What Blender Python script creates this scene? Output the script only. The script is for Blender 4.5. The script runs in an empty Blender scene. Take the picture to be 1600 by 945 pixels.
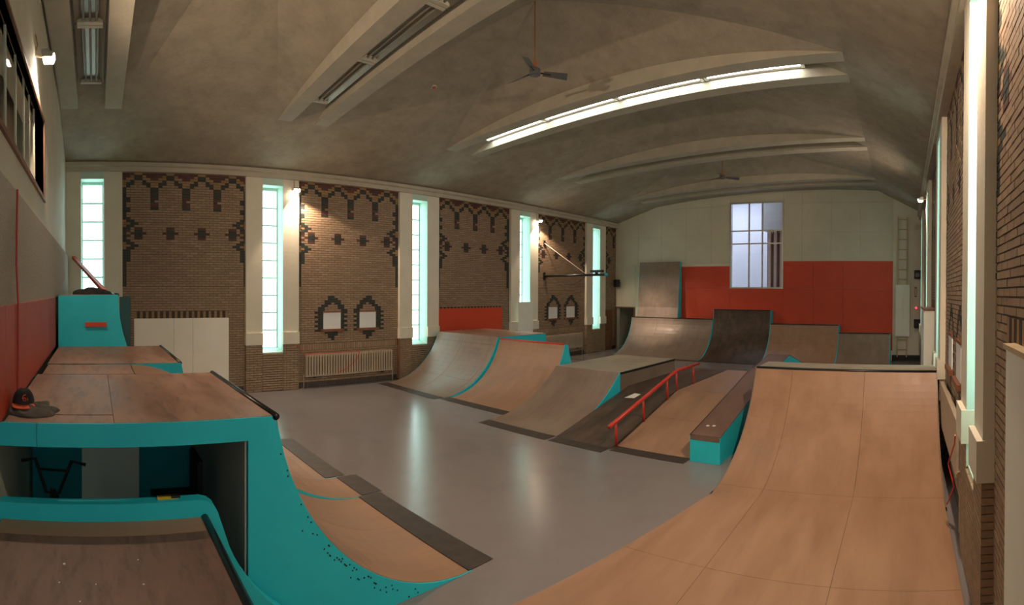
import bpy, math, random
from mathutils import Matrix, Vector
R = math.radians
rnd = random.Random(7)
scene = bpy.context.scene
col = scene.collection

# ------------------------------------------------------------------ camera
F, X0, YEQ, ROLL, PITCH, CZ = 804.66, 1413.67, 461.06, 0.254, -0.419, 2.67
def camera():
    cam = bpy.data.cameras.new('camera')
    cam.type = 'PANO'
    cam.panorama_type = 'CENTRAL_CYLINDRICAL'
    cam.central_cylindrical_range_u_min = -800 / F
    cam.central_cylindrical_range_u_max = 800 / F
    cam.central_cylindrical_range_v_min = -(945 - YEQ) / F
    cam.central_cylindrical_range_v_max = YEQ / F
    cam.central_cylindrical_radius = 1.0
    yaw = (800 - X0) / F
    fw = Vector((math.sin(yaw), math.cos(yaw), 0)); rt = Vector((math.cos(yaw), -math.sin(yaw), 0)); up = Vector((0, 0, 1))
    a, b = R(ROLL), R(PITCH)
    fw2 = fw * math.cos(b) + up * math.sin(b); up2 = up * math.cos(b) - fw * math.sin(b)
    rt3 = rt * math.cos(a) + up2 * math.sin(a); up3 = up2 * math.cos(a) - rt * math.sin(a)
    o = bpy.data.objects.new('camera', cam); col.objects.link(o)
    m = Matrix((rt3, up3, -fw2)).transposed().to_4x4(); m.translation = (0, 0, CZ)
    o.matrix_world = m
    scene.camera = o
camera()

# ------------------------------------------------------------------ world, exposure
w = bpy.data.worlds.new('world'); scene.world = w; w.use_nodes = True
bg = w.node_tree.nodes['Background']
bg.inputs[0].default_value = (0.62, 0.78, 0.95, 1); bg.inputs[1].default_value = 1.0
scene.view_settings.view_transform = 'Standard'
scene.view_settings.look = 'None'
scene.view_settings.gamma = 1.0
scene.view_settings.use_curve_mapping = False
scene.view_settings.exposure = 0.32
WINDOW = 3.3        # daylight glow of the frosted panes
TUBE = 14.0          # the lit fluorescent row
FLOOD = 55.0        # watts per halogen flood lamp

# ------------------------------------------------------------------ room measures
XL, XR, YN, YF = -13.0, 0.70, -0.75, 20.66
XC = (XL + XR) / 2
ZC = 5.65                                   # underside of the cornice
GROUPS = [-0.08, 4.62, 9.39, 14.20, 18.90]  # centres of the window bays
HALFG = 0.75
def panels():
    out = []
    for i in range(5):
        a = GROUPS[i] + HALFG; b = GROUPS[i + 1] - HALFG if i < 4 else YF
        out.append((a, b))
    return out
PANELS = panels()

# ------------------------------------------------------------------ materials
def mat(name, c1, c2=None, rough=0.6, scale=4.0, stretch=(1, 1, 1), detail=6, bump=0.0, metal=0.0, spec=0.5, rough2=None, coord='Object', bscale=None, lo=0.35, hi=0.65):
    m = bpy.data.materials.new(name); m.use_nodes = True
    nt = m.node_tree; b = nt.nodes['Principled BSDF']
    b.inputs['Roughness'].default_value = rough; b.inputs['Metallic'].default_value = metal
    b.inputs['Specular IOR Level'].default_value = spec
    b.inputs['Base Color'].default_value = (*c1, 1)
    if c2 is not None or bump or rough2 is not None:
        tc = nt.nodes.new('ShaderNodeTexCoord'); mp = nt.nodes.new('ShaderNodeMapping')
        mp.inputs['Scale'].default_value = stretch
        nt.links.new(tc.outputs[coord], mp.inputs[0])
        n = nt.nodes.new('ShaderNodeTexNoise'); n.inputs['Scale'].default_value = scale; n.inputs['Detail'].default_value = detail
        n.inputs['Roughness'].default_value = 0.62
        nt.links.new(mp.outputs[0], n.inputs['Vector'])
        if c2 is not None:
            r = nt.nodes.new('ShaderNodeValToRGB')
            r.color_ramp.elements[0].position = lo; r.color_ramp.elements[1].position = hi
            r.color_ramp.elements[0].color = (*c1, 1); r.color_ramp.elements[1].color = (*c2, 1)
            nt.links.new(n.outputs['Fac'], r.inputs[0]); nt.links.new(r.outputs[0], b.inputs['Base Color'])
        if rough2 is not None:
            q = nt.nodes.new('ShaderNodeMapRange'); q.inputs[1].default_value = 0.35; q.inputs[2].default_value = 0.65
            q.inputs[3].default_value = rough; q.inputs[4].default_value = rough2
            nt.links.new(n.outputs['Fac'], q.inputs[0]); nt.links.new(q.outputs[0], b.inputs['Roughness'])
        if bump:
            n2 = n
            if bscale:
                n2 = nt.nodes.new('ShaderNodeTexNoise'); n2.inputs['Scale'].default_value = bscale; n2.inputs['Detail'].default_value = 5
                nt.links.new(mp.outputs[0], n2.inputs['Vector'])
            bp = nt.nodes.new('ShaderNodeBump'); bp.inputs['Strength'].default_value = bump; bp.inputs['Distance'].default_value = 0.02
            nt.links.new(n2.outputs['Fac'], bp.inputs['Height']); nt.links.new(bp.outputs[0], b.inputs['Normal'])
    return m
def emit(name, c, s):
    m = bpy.data.materials.new(name); m.use_nodes = True
    b = m.node_tree.nodes['Principled BSDF']
    b.inputs['Base Color'].default_value = (*[x * 0.6 for x in c], 1)
    b.inputs['Emission Color'].default_value = (*c, 1); b.inputs['Emission Strength'].default_value = s
    b.inputs['Roughness'].default_value = 0.3
    return m
M = {}
M['floor'] = mat('floor_paint', (0.205, 0.193, 0.20), (0.222, 0.208, 0.213), rough=0.21, detail=3, scale=0.8, bump=0.06, bscale=5, spec=0.5, lo=0.2, hi=0.8)
M['plaster'] = mat('ceiling_plaster', (0.33, 0.295, 0.235), (0.41, 0.365, 0.295), rough=0.9, scale=2.2, detail=9, bump=0.5, bscale=14, spec=0.2)
M['beam'] = mat('beam_plaster', (0.42, 0.40, 0.33), (0.49, 0.46, 0.38), rough=0.85, scale=3, detail=8, bump=0.3, bscale=18, spec=0.2)
M['cream'] = mat('cream_paint', (0.66, 0.64, 0.53), (0.72, 0.70, 0.60), rough=0.7, scale=1.5, bump=0.12, bscale=20)
M['creamboard'] = mat('cream_board', (0.55, 0.54, 0.43), (0.61, 0.59, 0.48), rough=0.65, scale=1.1, bump=0.05)
M['stucco'] = mat('stucco', (0.42, 0.38, 0.32), (0.55, 0.50, 0.43), rough=0.9, scale=45, detail=4, bump=0.9, bscale=60)
M['mortar'] = mat('mortar', (0.085, 0.068, 0.052), (0.11, 0.09, 0.07), rough=0.95, scale=12)
M['red'] = mat('red_paint', (0.56, 0.050, 0.016), (0.60, 0.062, 0.02), rough=0.5, scale=2.0)
M['redgloss'] = mat('red_gloss', (0.55, 0.035, 0.02), rough=0.35)
M['teal'] = mat('turquoise_paint', (0.012, 0.50, 0.63), (0.018, 0.54, 0.66), rough=0.45, scale=2.5, bump=0.04)
M['tealdark'] = mat('dark_teal_paint', (0.03, 0.13, 0.15), rough=0.6)
M['ply'] = mat('tan_plywood', (0.285, 0.163, 0.098), (0.355, 0.21, 0.13), rough=0.42, rough2=0.55, scale=3.0, stretch=(1, 0.22, 1), detail=8, bump=0.03)
M['plydeck'] = mat('deck_plywood', (0.24, 0.13, 0.088), (0.36, 0.21, 0.145), rough=0.40, rough2=0.6, scale=2.6, stretch=(0.3, 1, 1), detail=9, bump=0.05)
M['plydark'] = mat('dark_plywood', (0.045, 0.029, 0.02), (0.10, 0.064, 0.043), rough=0.55, scale=3.5, stretch=(1, 0.25, 1), detail=9, bump=0.06)
M['plygrey'] = mat('grey_brown_plywood', (0.195, 0.14, 0.105), (0.25, 0.185, 0.14), rough=0.35, rough2=0.5, scale=2.5, stretch=(1, 0.3, 1), detail=7)
M['plypale'] = mat('pale_plywood', (0.31, 0.26, 0.19), (0.37, 0.31, 0.235), rough=0.55, scale=3)
M['toe'] = mat('toe_plate', (0.03, 0.022, 0.018), (0.055, 0.038, 0.03), rough=0.55, scale=6)
M['steel'] = mat('dark_steel', (0.05, 0.05, 0.05), rough=0.35, metal=0.8)
M['black'] = mat('black_rubber', (0.012, 0.012, 0.013), rough=0.6)
M['white'] = mat('white_board', (0.80, 0.82, 0.75), (0.84, 0.86, 0.80), rough=0.6, scale=1.5)
M['offwhite'] = mat('white_hatch', (0.74, 0.78, 0.80), rough=0.6)
M['rad'] = mat('radiator_paint', (0.40, 0.33, 0.245), (0.45, 0.38, 0.29), rough=0.5, scale=5)
M['wood'] = mat('brown_wood', (0.16, 0.06, 0.03), (0.22, 0.09, 0.045), rough=0.5, scale=5, stretch=(1, 1, 0.2))
M['pinewood'] = mat('pine_wood', (0.45, 0.36, 0.22), (0.52, 0.42, 0.27), rough=0.6, scale=5)
M['alu'] = mat('aluminium', (0.55, 0.55, 0.53), rough=0.35, metal=0.9)
M['reflector'] = mat('lamp_reflector', (0.30, 0.25, 0.20), rough=0.4, metal=0.4)
M['tubeoff'] = mat('fluorescent_tube_off', (0.36, 0.36, 0.32), rough=0.4)
M['tube'] = emit('fluorescent_tube_lit', (0.97, 1.0, 0.93), TUBE)
M['pane'] = emit('frosted_daylight_glass', (0.74, 1.0, 0.96), WINDOW)
M['panegreen'] = emit('green_daylight_glass', (0.45, 0.62, 0.38), 0.8)
M['mint'] = mat('mint_paint', (0.50, 0.68, 0.60), rough=0.55)
M['bulb'] = emit('halogen_bulb', (1.0, 0.86, 0.68), 40)
M['redled'] = emit('red_led', (1.0, 0.03, 0.05), 4)
M['copper'] = mat('copper_paint', (0.45, 0.17, 0.07), rough=0.4, metal=0.3)
M['yellow'] = mat('yellow_plastic', (0.65, 0.40, 0.02), rough=0.4)
M['orange'] = mat('orange_cloth', (0.70, 0.10, 0.02), rough=0.7)
M['greycloth'] = mat('grey_cloth', (0.075, 0.065, 0.055), (0.12, 0.105, 0.09), rough=0.9, scale=14, bump=0.3)
M['blackcloth'] = mat('black_cloth', (0.014, 0.013, 0.014), (0.03, 0.028, 0.03), rough=0.9, scale=12, bump=0.3)
M['sticker'] = mat('white_sticker', (0.75, 0.72, 0.66), rough=0.5)
M['decklow'] = mat('worn_brown_plywood', (0.155, 0.09, 0.066), (0.225, 0.135, 0.10), rough=0.5, scale=2.4, stretch=(0.3, 1, 1), detail=9, bump=0.05)
M['ledgetop'] = mat('ledge_plywood', (0.13, 0.075, 0.055), (0.19, 0.11, 0.08), rough=0.5, scale=3, stretch=(1, 0.25, 1), detail=8)
M['greyteal'] = mat('grey_teal_board', (0.38, 0.42, 0.40), rough=0.6)
M['fangrey'] = mat('grey_fan_paint', (0.13, 0.14, 0.15), rough=0.4, metal=0.3)
M['clearglass'] = None
def glass():
    m = bpy.data.materials.new('clear_glass'); m.use_nodes = True; nt = m.node_tree
    nt.nodes.remove(nt.nodes['Principled BSDF'])
    t = nt.nodes.new('ShaderNodeBsdfTransparent'); g = nt.nodes.new('ShaderNodeBsdfGlossy'); x = nt.nodes.new('ShaderNodeMixShader')
    t.inputs[0].default_value = (0.93, 0.95, 0.96, 1); g.inputs['Roughness'].default_value = 0.05; x.inputs[0].default_value = 0.06
    nt.links.new(t.outputs[0], x.inputs[1]); nt.links.new(g.outputs[0], x.inputs[2])
    nt.links.new(x.outputs[0], nt.nodes['Material Output'].inputs[0])
    return m
M['clearglass'] = glass()
def brickmat():
    m = bpy.data.materials.new('glazed_brick'); m.use_nodes = True; nt = m.node_tree; b = nt.nodes['Principled BSDF']
    a = nt.nodes.new('ShaderNodeAttribute'); a.attribute_name = 'tint'
    tc = nt.nodes.new('ShaderNodeTexCoord'); n = nt.nodes.new('ShaderNodeTexNoise'); n.inputs['Scale'].default_value = 30; n.inputs['Detail'].default_value = 4
    nt.links.new(tc.outputs['Object'], n.inputs['Vector'])
    q = nt.nodes.new('ShaderNodeMapRange'); q.inputs[3].default_value = 0.75; q.inputs[4].default_value = 1.25
    nt.links.new(n.outputs['Fac'], q.inputs[0])
    x = nt.nodes.new('ShaderNodeMix'); x.data_type = 'RGBA'; x.blend_type = 'MULTIPLY'; x.inputs[0].default_value = 1
    nt.links.new(a.outputs['Color'], x.inputs[6]); nt.links.new(q.outputs[0], x.inputs[7])
    nt.links.new(x.outputs[2], b.inputs['Base Color']); b.inputs['Roughness'].default_value = 0.6
    return m
M['brick'] = brickmat()
def scratches(m, amount, stretch, scale=9.0):
    nt = m.node_tree; b = nt.nodes['Principled BSDF']; src = b.inputs['Base Color'].links[0].from_socket
    tc = nt.nodes.new('ShaderNodeTexCoord'); mp = nt.nodes.new('ShaderNodeMapping'); mp.inputs['Scale'].default_value = stretch; mp.inputs['Rotation'].default_value = (0, 0, 0.3)
    n = nt.nodes.new('ShaderNodeTexNoise'); n.inputs['Scale'].default_value = scale; n.inputs['Detail'].default_value = 7; n.inputs['Roughness'].default_value = 0.7
    r = nt.nodes.new('ShaderNodeValToRGB'); r.color_ramp.elements[0].position = 0.36; r.color_ramp.elements[1].position = 0.50
    r.color_ramp.elements[0].color = (1 - amount, 1 - amount, 1 - amount, 1); r.color_ramp.elements[1].color = (1, 1, 1, 1)
    x = nt.nodes.new('ShaderNodeMix'); x.data_type = 'RGBA'; x.blend_type = 'MULTIPLY'; x.inputs[0].default_value = 1
    nt.links.new(tc.outputs['Object'], mp.inputs[0]); nt.links.new(mp.outputs[0], n.inputs['Vector']); nt.links.new(n.outputs['Fac'], r.inputs[0])
    nt.links.new(src, x.inputs[6]); nt.links.new(r.outputs[0], x.inputs[7]); nt.links.new(x.outputs[2], b.inputs['Base Color'])
for nm, am, st in (('ply', 0.08, (1, 0.12, 0.12)), ('plydeck', 0.30, (0.25, 1, 1)), ('decklow', 0.35, (0.25, 1, 1)), ('plydark', 0.4, (1, 0.15, 0.15)), ('plygrey', 0.12, (1, 0.15, 0.15)), ('floor', 0.07, (1, 1, 1)), ('plaster', 0.10, (0.6, 0.6, 0.6))):
    scratches(M[nm], am, st, 9.0 if nm != 'floor' else 1.2)

# ------------------------------------------------------------------ mesh helpers
class MB:
    def __init__(s): s.v = []; s.f = []; s.t = []
    def box(s, a, b, tint=None):
        x0, y0, z0 = a; x1, y1, z1 = b; k = len(s.v)
        s.v += [(x0, y0, z0), (x1, y0, z0), (x1, y1, z0), (x0, y1, z0), (x0, y0, z1), (x1, y0, z1), (x1, y1, z1), (x0, y1, z1)]
        s.f += [(k, k + 3, k + 2, k + 1), (k + 4, k + 5, k + 6, k + 7), (k, k + 1, k + 5, k + 4), (k + 1, k + 2, k + 6, k + 5), (k + 2, k + 3, k + 7, k + 6), (k + 3, k, k + 4, k + 7)]
        if tint is not None: s.t += [tint] * 6
        return s
    def prism(s, poly, axis, a, b):
        """poly: 2D outline; extruded along axis 0/1/2 from a to b."""
        n = len(poly); k = len(s.v)
        def p(q, t):
            return {0: (t, q[0], q[1]), 1: (q[0], t, q[1]), 2: (q[0], q[1], t)}[axis]
        s.v += [p(q, a) for q in poly] + [p(q, b) for q in poly]
        s.f += [tuple(range(k, k + n)), tuple(range(k + 2 * n - 1, k + n - 1, -1))]
        s.f += [(k + i, k + n + i, k + n + (i + 1) % n, k + (i + 1) % n) for i in range(n)]
        return s
    def tube(s, pts, r, n=10, cap=True):
        pts = [Vector(p) for p in pts]; k = len(s.v); m = len(pts)
        rs = r if isinstance(r, (list, tuple)) else [r] * m
        u = None
        for i, p in enumerate(pts):
            d = (pts[min(i + 1, m - 1)] - pts[max(i - 1, 0)]).normalized()
            if u is None:
                u = d.orthogonal().normalized()
            else:
                u = (u - d * u.dot(d)); u = u.normalized() if u.length > 1e-6 else d.orthogonal().normalized()
            v = d.cross(u)
            for j in range(n):
                a = 2 * math.pi * j / n
                s.v.append(tuple(p + (u * math.cos(a) + v * math.sin(a)) * rs[i]))
        for i in range(m - 1):
            for j in range(n):
                a = k + i * n + j; b = k + i * n + (j + 1) % n
                s.f.append((a, b, b + n, a + n))
        if cap:
            s.f.append(tuple(range(k + n - 1, k - 1, -1))); s.f.append(tuple(range(k + (m - 1) * n, k + m * n)))
        return s
    def strip(s, rows, thick=None):
        """rows: list of point rows (same length) -> grid sheet, closed to a slab by 'thick' along -normal."""
        k = len(s.v); m, n = len(rows), len(rows[0])
        for r_ in rows: s.v += [tuple(p) for p in r_]
        for i in range(m - 1):
            for j in range(n - 1):
                a = k + i * n + j; s.f.append((a, a + 1, a + n + 1, a + n))
        return s
    def build(s, name, m, parent=None, smooth=False):
        me = bpy.data.meshes.new(name); me.from_pydata(s.v, [], s.f)
        if s.t:
            at = me.attributes.new('tint', 'FLOAT_COLOR', 'FACE')
            flat = []
            for t in s.t: flat += [*t, 1.0]
            at.data.foreach_set('color', flat)
        me.update()
        if m is not None: me.materials.append(M[m] if isinstance(m, str) else m)
        if smooth: me.shade_smooth()
        o = bpy.data.objects.new(name, me); col.objects.link(o)
        if parent is not None: o.parent = parent
        return o
def recalc(o):
    import bmesh
    bm = bmesh.new(); bm.from_mesh(o.data); bmesh.ops.recalc_face_normals(bm, faces=bm.faces); bm.to_mesh(o.data); bm.free(); return o
def box(name, a, b, m, parent=None, bevel=0.0):
    o = MB().box(a, b).build(name, m, parent)
    if bevel:
        d = o.modifiers.new('bevel', 'BEVEL'); d.width = bevel; d.segments = 2
    return o
def tag(o, label, cat, group=None):
    o['label'] = label; o['category'] = cat
    if group: o['group'] = group
    return o
def struct(o, label=None):
    o['kind'] = 'structure'
    if label: o['label'] = label
    return o
def empty(name, loc=(0, 0, 0), rz=0.0):
    o = bpy.data.objects.new(name, None); col.objects.link(o); o.location = loc; o.rotation_euler = (0, 0, rz); o.empty_display_size = 0.2
    return o
def thing(name, label, cat, loc=(0, 0, 0), rz=0.0, group=None):
    return tag(empty(name, loc, rz), label, cat, group)
def copy_tree(o, parent=None):
    c = o.copy(); col.objects.link(c); c.parent = parent
    for ch in list(o.children): copy_tree(ch, c)
    return c
def light(name, typ, loc, parent=None, **kw):
    l = bpy.data.lights.new(name, typ)
    for k, v in kw.items(): setattr(l, k, v)
    o = bpy.data.objects.new(name, l); col.objects.link(o); o.location = loc
    if parent is not None: o.parent = parent
    return o
def aim(o, target):
    o.rotation_euler = (Vector(target) - Vector(o.location)).to_track_quat('-Z', 'Y').to_euler()

# ------------------------------------------------------------------ floor
struct(MB().box((XL - 0.6, YN - 0.5, -0.2), (XR + 0.6, YF + 0.5, 0.0)).build('floor', 'floor'), 'grey painted glossy concrete floor of the hall')

# ------------------------------------------------------------------ brick patterns
TAN = [(0.29, 0.205, 0.132), (0.305, 0.215, 0.138), (0.27, 0.19, 0.122), (0.325, 0.235, 0.155), (0.285, 0.20, 0.135)]
OCH = [(0.30, 0.19, 0.085), (0.27, 0.165, 0.07), (0.33, 0.21, 0.10)]
GRN = [(0.018, 0.03, 0.028), (0.025, 0.035, 0.03), (0.02, 0.024, 0.024)]
RED = [(0.085, 0.025, 0.022), (0.10, 0.035, 0.028), (0.07, 0.022, 0.02)]
SOL = [(0.16, 0.085, 0.06), (0.14, 0.075, 0.055)]
ROWH = 0.0625
def classify(u, row, frames):
    """u: centre of a half-brick cell in units from one end of a panel (0..32), row: courses below the cornice."""
    e = min(u, 32 - u); d = abs(u % 8 - 4); v = 4 - d
    zz = 1 + 1.5 * (d - 0.5)
    if row < 3 and v < (2.9, 2.1, 1.1)[row]: return 'R'
    if zz <= row < zz + 2: return 'G'
    if row < zz: return 'O'
    if 2 < u < 30 and 8 <= row < 15 and v < 1.0 and not (row == 11 and u % 8 < 4): return 'R' if row in (10, 12, 13) else 'G'
    if 22 <= row <= 26 and d < (2 if row == 24 else 1): return 'G' if d < 1 and 23 <= row <= 25 else 'R'
    if row >= 8:
        if row < 18 and e < (2 if (row // 2) % 2 else 1): return 'G'
        for c in (20, 29):
            k = abs(row - c)
            if k <= 3 and e < 1.6 - k * 0.8 and e > 0: return 'O'
            if k <= 3 and e < 4.1 - k * 0.9 and e >= 1.5 - k * 0.8: return 'G'
        if 18 <= row < 32 and e < 1: return 'R' if row % 4 == 0 else 'G'
        if 23 <= row <= 26 and e < 2 and row % 2: return 'R'
        if 32 <= row < 46 and e < (2 if row < 36 else 1): return 'G'
    for fu in frames:                           # frames round the square hatches
        q = abs(u - fu); z = ZC - (row + 0.5) * ROWH
        if 1.55 < z < 2.11 and 2.2 < q < (5.0 if row % 2 else 4.0): return 'G'
        if 2.11 <= z < 2.50:
            k = (z - 2.11) / 0.39
            if 3.6 - 3.6 * k - 1.1 < q < 3.6 - 3.6 * k + 1.0: return 'G'
        if 1.30 < z < 1.50 and q < 0.5 + (z - 1.30) / 0.20 * 1.7: return 'G'
    return 'T'
PAL = {'T': TAN, 'O': OCH, 'G': GRN, 'R': RED}
def brickwork(wall, side, i, holes, frames, single):
    """real bricks, 10 mm proud of the mortar; singles become parts, the rest one joined part."""
    y0, y1 = PANELS[i]; full = (PANELS[1][1] - PANELS[1][0]); un = full / 32
    xw = XL if side < 0 else XR; s = 1 if side < 0 else -1
    mb = MB(); n = int(ZC / ROWH); count = 0
    for row in range(n):
        z1 = ZC - row * ROWH; z0 = z1 - ROWH + 0.012
        off = 0 if row % 2 else -1
        k = off
        while k < 32:
            a = max(k, 0); b = min(k + 2, 32); k += 2
            if b - a < 0.5: continue
            cells = [(q, classify(q + 0.5, row, frames)) for q in range(a, b)]
            if len(cells) == 2 and cells[0][1] == cells[1][1]: cells = [(a, cells[0][1], b)]
            else: cells = [(q, c, q + 1) for q, c in cells]
            for a_, c, b_ in cells:
              ya = y0 + a_ * un + 0.004; yb = y0 + b_ * un - 0.004
              if ya > y1: continue
              yb = min(yb, y1)
              for h in holes:                   # trim bricks at the edge of an opening
                if z0 < h[3] and z1 > h[2] + 0.01 and ya < h[1] and yb > h[0]:
                  if ya < h[0]: yb = h[0]
                  elif yb > h[1]: ya = h[1]
                  else: ya = yb
              if yb - ya < 0.015: continue
              t = rnd.choice(PAL[c]); j = rnd.uniform(0.93, 1.07); t = tuple(q * j for q in t)
              pr = 0.010 + rnd.uniform(-0.002, 0.002)
              A = (min(xw - s * 0.03, xw + s * pr), ya, z0); B = (max(xw - s * 0.03, xw + s * pr), yb, z1)
              if single(ya, yb, z0, c) and wall['singles'] < 296:
                wall['singles'] += 1
                MB().box(A, B, t).build('brick', 'brick', wall)
              else:
                mb.box(A, B, t)
    for h in holes:                             # rows of upright bricks over a boarded niche
        if len(h) > 4 and h[4]:
            m = 0; y = h[0]
            while y < h[1]:
                t = GRN[0] if m % 2 else OCH[1]
                if m % 2: t = (0.03, 0.022, 0.02)
                mb.box((min(xw - s * 0.03, xw + s * 0.012), y, h[3] - 0.185), (max(xw - s * 0.03, xw + s * 0.012), y + 0.066, h[3] - 0.005), t); y += 0.074; m += 1
    o = mb.build('brickwork', 'brick', wall); o['kind'] = 'stuff'; o['label'] = 'tan brown brick courses with dark zigzag pattern'
    return o
def soldier(wall, side, y0, y1, z0, z1, pal, step=0.072):
    xw = XL if side < 0 else XR; s = 1 if side < 0 else -1
    mb = MB(); y = y0
    while y + step * 0.5 < y1:
        t = rnd.choice(pal)
        mb.box((min(xw - s * 0.03, xw + s * 0.016), y, z0), (max(xw - s * 0.03, xw + s * 0.016), min(y + step - 0.008, y1), z1), t); y += step
    o = mb.build('soldier_course', 'brick', wall); o['kind'] = 'stuff'; return o

# ------------------------------------------------------------------ long walls
OPW = 0.29                                   # half width of a window slot
def long_wall(side):
    xw = XL if side < 0 else XR; s = 1 if side < 0 else -1
    name = 'wall_left' if side < 0 else 'wall_right'
    mb = MB()
    def slab(ya, yb, za, zb, x=xw):
        mb.box((min(x, x - s * 0.42), ya, za), (max(x, x - s * 0.42), yb, zb))
    yprev = YN - 0.4
    for g in GROUPS:
        slab(yprev, g - OPW, 0, 8.4); slab(g - OPW, g + OPW, 0, 1.02); slab(g - OPW, g + OPW, 5.48, 8.4); yprev = g + OPW
    slab(yprev, YF + 0.4, 0, 8.4)
    wall = struct(mb.build(name, 'mortar'), 'tan brick long wall with cream pilasters and slot windows'); wall['singles'] = 0
    for gi, g in enumerate(GROUPS):
        for sg in (-1, 1):
            ya, yb = (g - HALFG, g - OPW) if sg < 0 else (g + OPW, g + HALFG)
            if gi == 0 and sg < 0: ya = YN
            x0, x1 = sorted((xw - s * 0.02, xw + s * 0.10))
            q = MB().box((x0, ya, 1.24), (x1, yb, ZC)).build('pilaster', 'cream', wall)
            q['label'] = 'cream plastered pilaster'
            xb0, xb1 = sorted((xw - s * 0.02, xw + s * 0.15))
            MB().box((xb0, ya - (0.015 if gi else 0), 1.24), (xb1, yb, 1.56)).build('pilaster_base', 'cream', q)
            # brick foot of the pilaster
            mbk = MB()
            for r_ in range(20):
                z1 = 1.24 - r_ * 0.062; z0 = z1 - 0.054
                cuts = [ya, ya + (0.21 if r_ % 2 else 0.10), ya + (0.42 if r_ % 2 else 0.31), yb]
                cuts = sorted(set(min(c, yb) for c in cuts))
                for ca, cb in zip(cuts, cuts[1:]):
                    if cb - ca < 0.03: continue
                    t = rnd.choice(TAN); xx0, xx1 = sorted((xw - s * 0.02, xw + s * 0.108))
                    if side > 0 and gi == 1 and sg < 0 and cb == cuts[1] and wall['singles'] < 296:
                        wall['singles'] += 1
                        MB().box((xx0, ca + 0.004, z0), (xx1, cb - 0.004, z1), t).build('brick', 'brick', wall)
                    else:
                        mbk.box((xx0, ca + 0.004, z0), (xx1, cb - 0.004, z1), t)
            o = mbk.build('pilaster_foot', 'brick', wall); o['kind'] = 'stuff'
        xl0, xl1 = sorted((xw - s * 0.40, xw + s * 0.10)); MB().box((xl0, g - OPW, 5.47), (xl1, g + OPW, ZC)).build('lintel', 'mint', wall)
        ap_ = MB(); xx0, xx1 = sorted((xw - s * 0.02, xw + s * 0.108))
        for r_ in range(16):
            z1 = 1.0 - r_ * 0.062
            cs = [g - OPW] + [c_ for c_ in (g - 0.19, g + 0.02, g + 0.23) if r_ % 2] + [c_ for c_ in (g - 0.085, g + 0.125) if not r_ % 2] + [g + OPW]
            for ca, cb in zip(cs, cs[1:]): ap_.box((xx0, ca + 0.004, z1 - 0.05), (xx1, cb - 0.004, z1), rnd.choice(TAN))
        o = ap_.build('apron_bricks', 'brick', wall); o['kind'] = 'stuff'
        # plastered reveals of the slot, tinted mint to stand in for cyan window light
        x0, x1 = sorted((xw - s * 0.40, xw + s * 0.10))
        for sg in (-1, 1):
            MB().box((x0, g + sg * OPW - (0.006 if sg > 0 else -0.0), 1.02), (x1, g + sg * OPW + (0.0 if sg > 0 else 0.006), ZC - 0.15)).build('reveal', 'mint', wall)
    return wall
WL = long_wall(-1); WR = long_wall(1)
# boarded niches and hatches per bay
for side, wall in ((-1, WL), (1, WR)):
    for i, (a, b) in enumerate(PANELS):
        mid = a + (PANELS[1][1] - PANELS[1][0]) / 2
        holes, frames = [], []
        if i in (0, 2):
            top = 2.15 if side < 0 else 2.525
            holes = [(a + 0.30, a + 2.74, 0.0, top, True)] if i == 0 else [(a + 0.06, a + 2.90, 0.0, top, True)]
        elif i in (1, 3):
            frames = [10.3, 21.7]
            holes = [(mid - 0.865, mid - 0.315, 1.53, 2.085), (mid + 0.295, mid + 0.845, 1.53, 2.085), (a, b, 1.03, 1.21)]
            soldier(wall, side, a, b, 1.035, 1.205, TAN)
        if side < 0:
            sg = lambda ya, yb, z, c: i in (0, 1) and c in 'GR' and z > 2.2
        else:
            sg = lambda ya, yb, z, c: i == 0 and ya > 2.82 and z > 2.3
        brickwork(wall, side, i, holes, frames, sg)
        soldier(wall, side, a, b, 0.0, 0.15, [(0.05, 0.045, 0.042), (0.06, 0.05, 0.045)])
        del sg
del WL['singles']; del WR['singles']

# cornices
for k, (x, s) in enumerate(((XL, 1), (XR, -1))):
    poly = [(x - s * 0.1, ZC), (x + s * 0.16, ZC), (x + s * 0.16, ZC + 0.11), (x + s * 0.22, ZC + 0.14), (x + s * 0.22, ZC + 0.22), (x - s * 0.1, ZC + 0.30)]
    o = MB().prism(poly, 1, YN, YF).build('trim_%d' % (k + 1), 'beam'); recalc(o)
    struct(o, 'stepped plaster cornice along the top of the long wall')

# ------------------------------------------------------------------ slot windows
def slot_window(n, side, g, panes):
    xw = XL if side < 0 else XR; s = 1 if side < 0 else -1
    w_ = struct(empty('window_%d' % n + ('_offscreen' if n == 6 else ''), (xw - s * 0.34, g, 1.02)), 'tall narrow slot window with frosted panes')
    z0, z1 = 0.10, 5.48 - 1.02 - 0.08; h = (z1 - z0) / panes; W = OPW
    f = MB(); t = 0.04
    f.box((-0.03, -W, 0.0), (0.03, -W + t, z1 + 0.08)).box((-0.03, W - t, 0), (0.03, W, z1 + 0.08)).box((-0.03, -W + t, 0), (0.03, W - t, z0)).box((-0.03, -W + t, z1), (0.03, W - t, z1 + 0.08))
    f.build('window_frame', 'mint', w_)
    for k in range(panes):
        a = z0 + k * h; b = a + h
        MB().box((-0.008, -W + t, a + 0.02), (0.008, W - t, b - 0.02)).build('pane', 'panegreen' if (k == 0 and side > 0) else 'pane', w_)
        if k: MB().box((-0.02, -W + t, a - 0.02), (0.02, W - t, a + 0.02)).build('glazing_bar', 'mint', w_)
    x0, x1 = sorted((-s * 0.03, s * 0.42))
    MB().prism([(s * 0.03, 0.09), (s * 0.42, 0.01), (s * 0.42, -0.03), (s * 0.03, -0.03)], 1, -W, W).build('window_sill', 'mint', w_)
    return w_
n = 0
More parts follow.
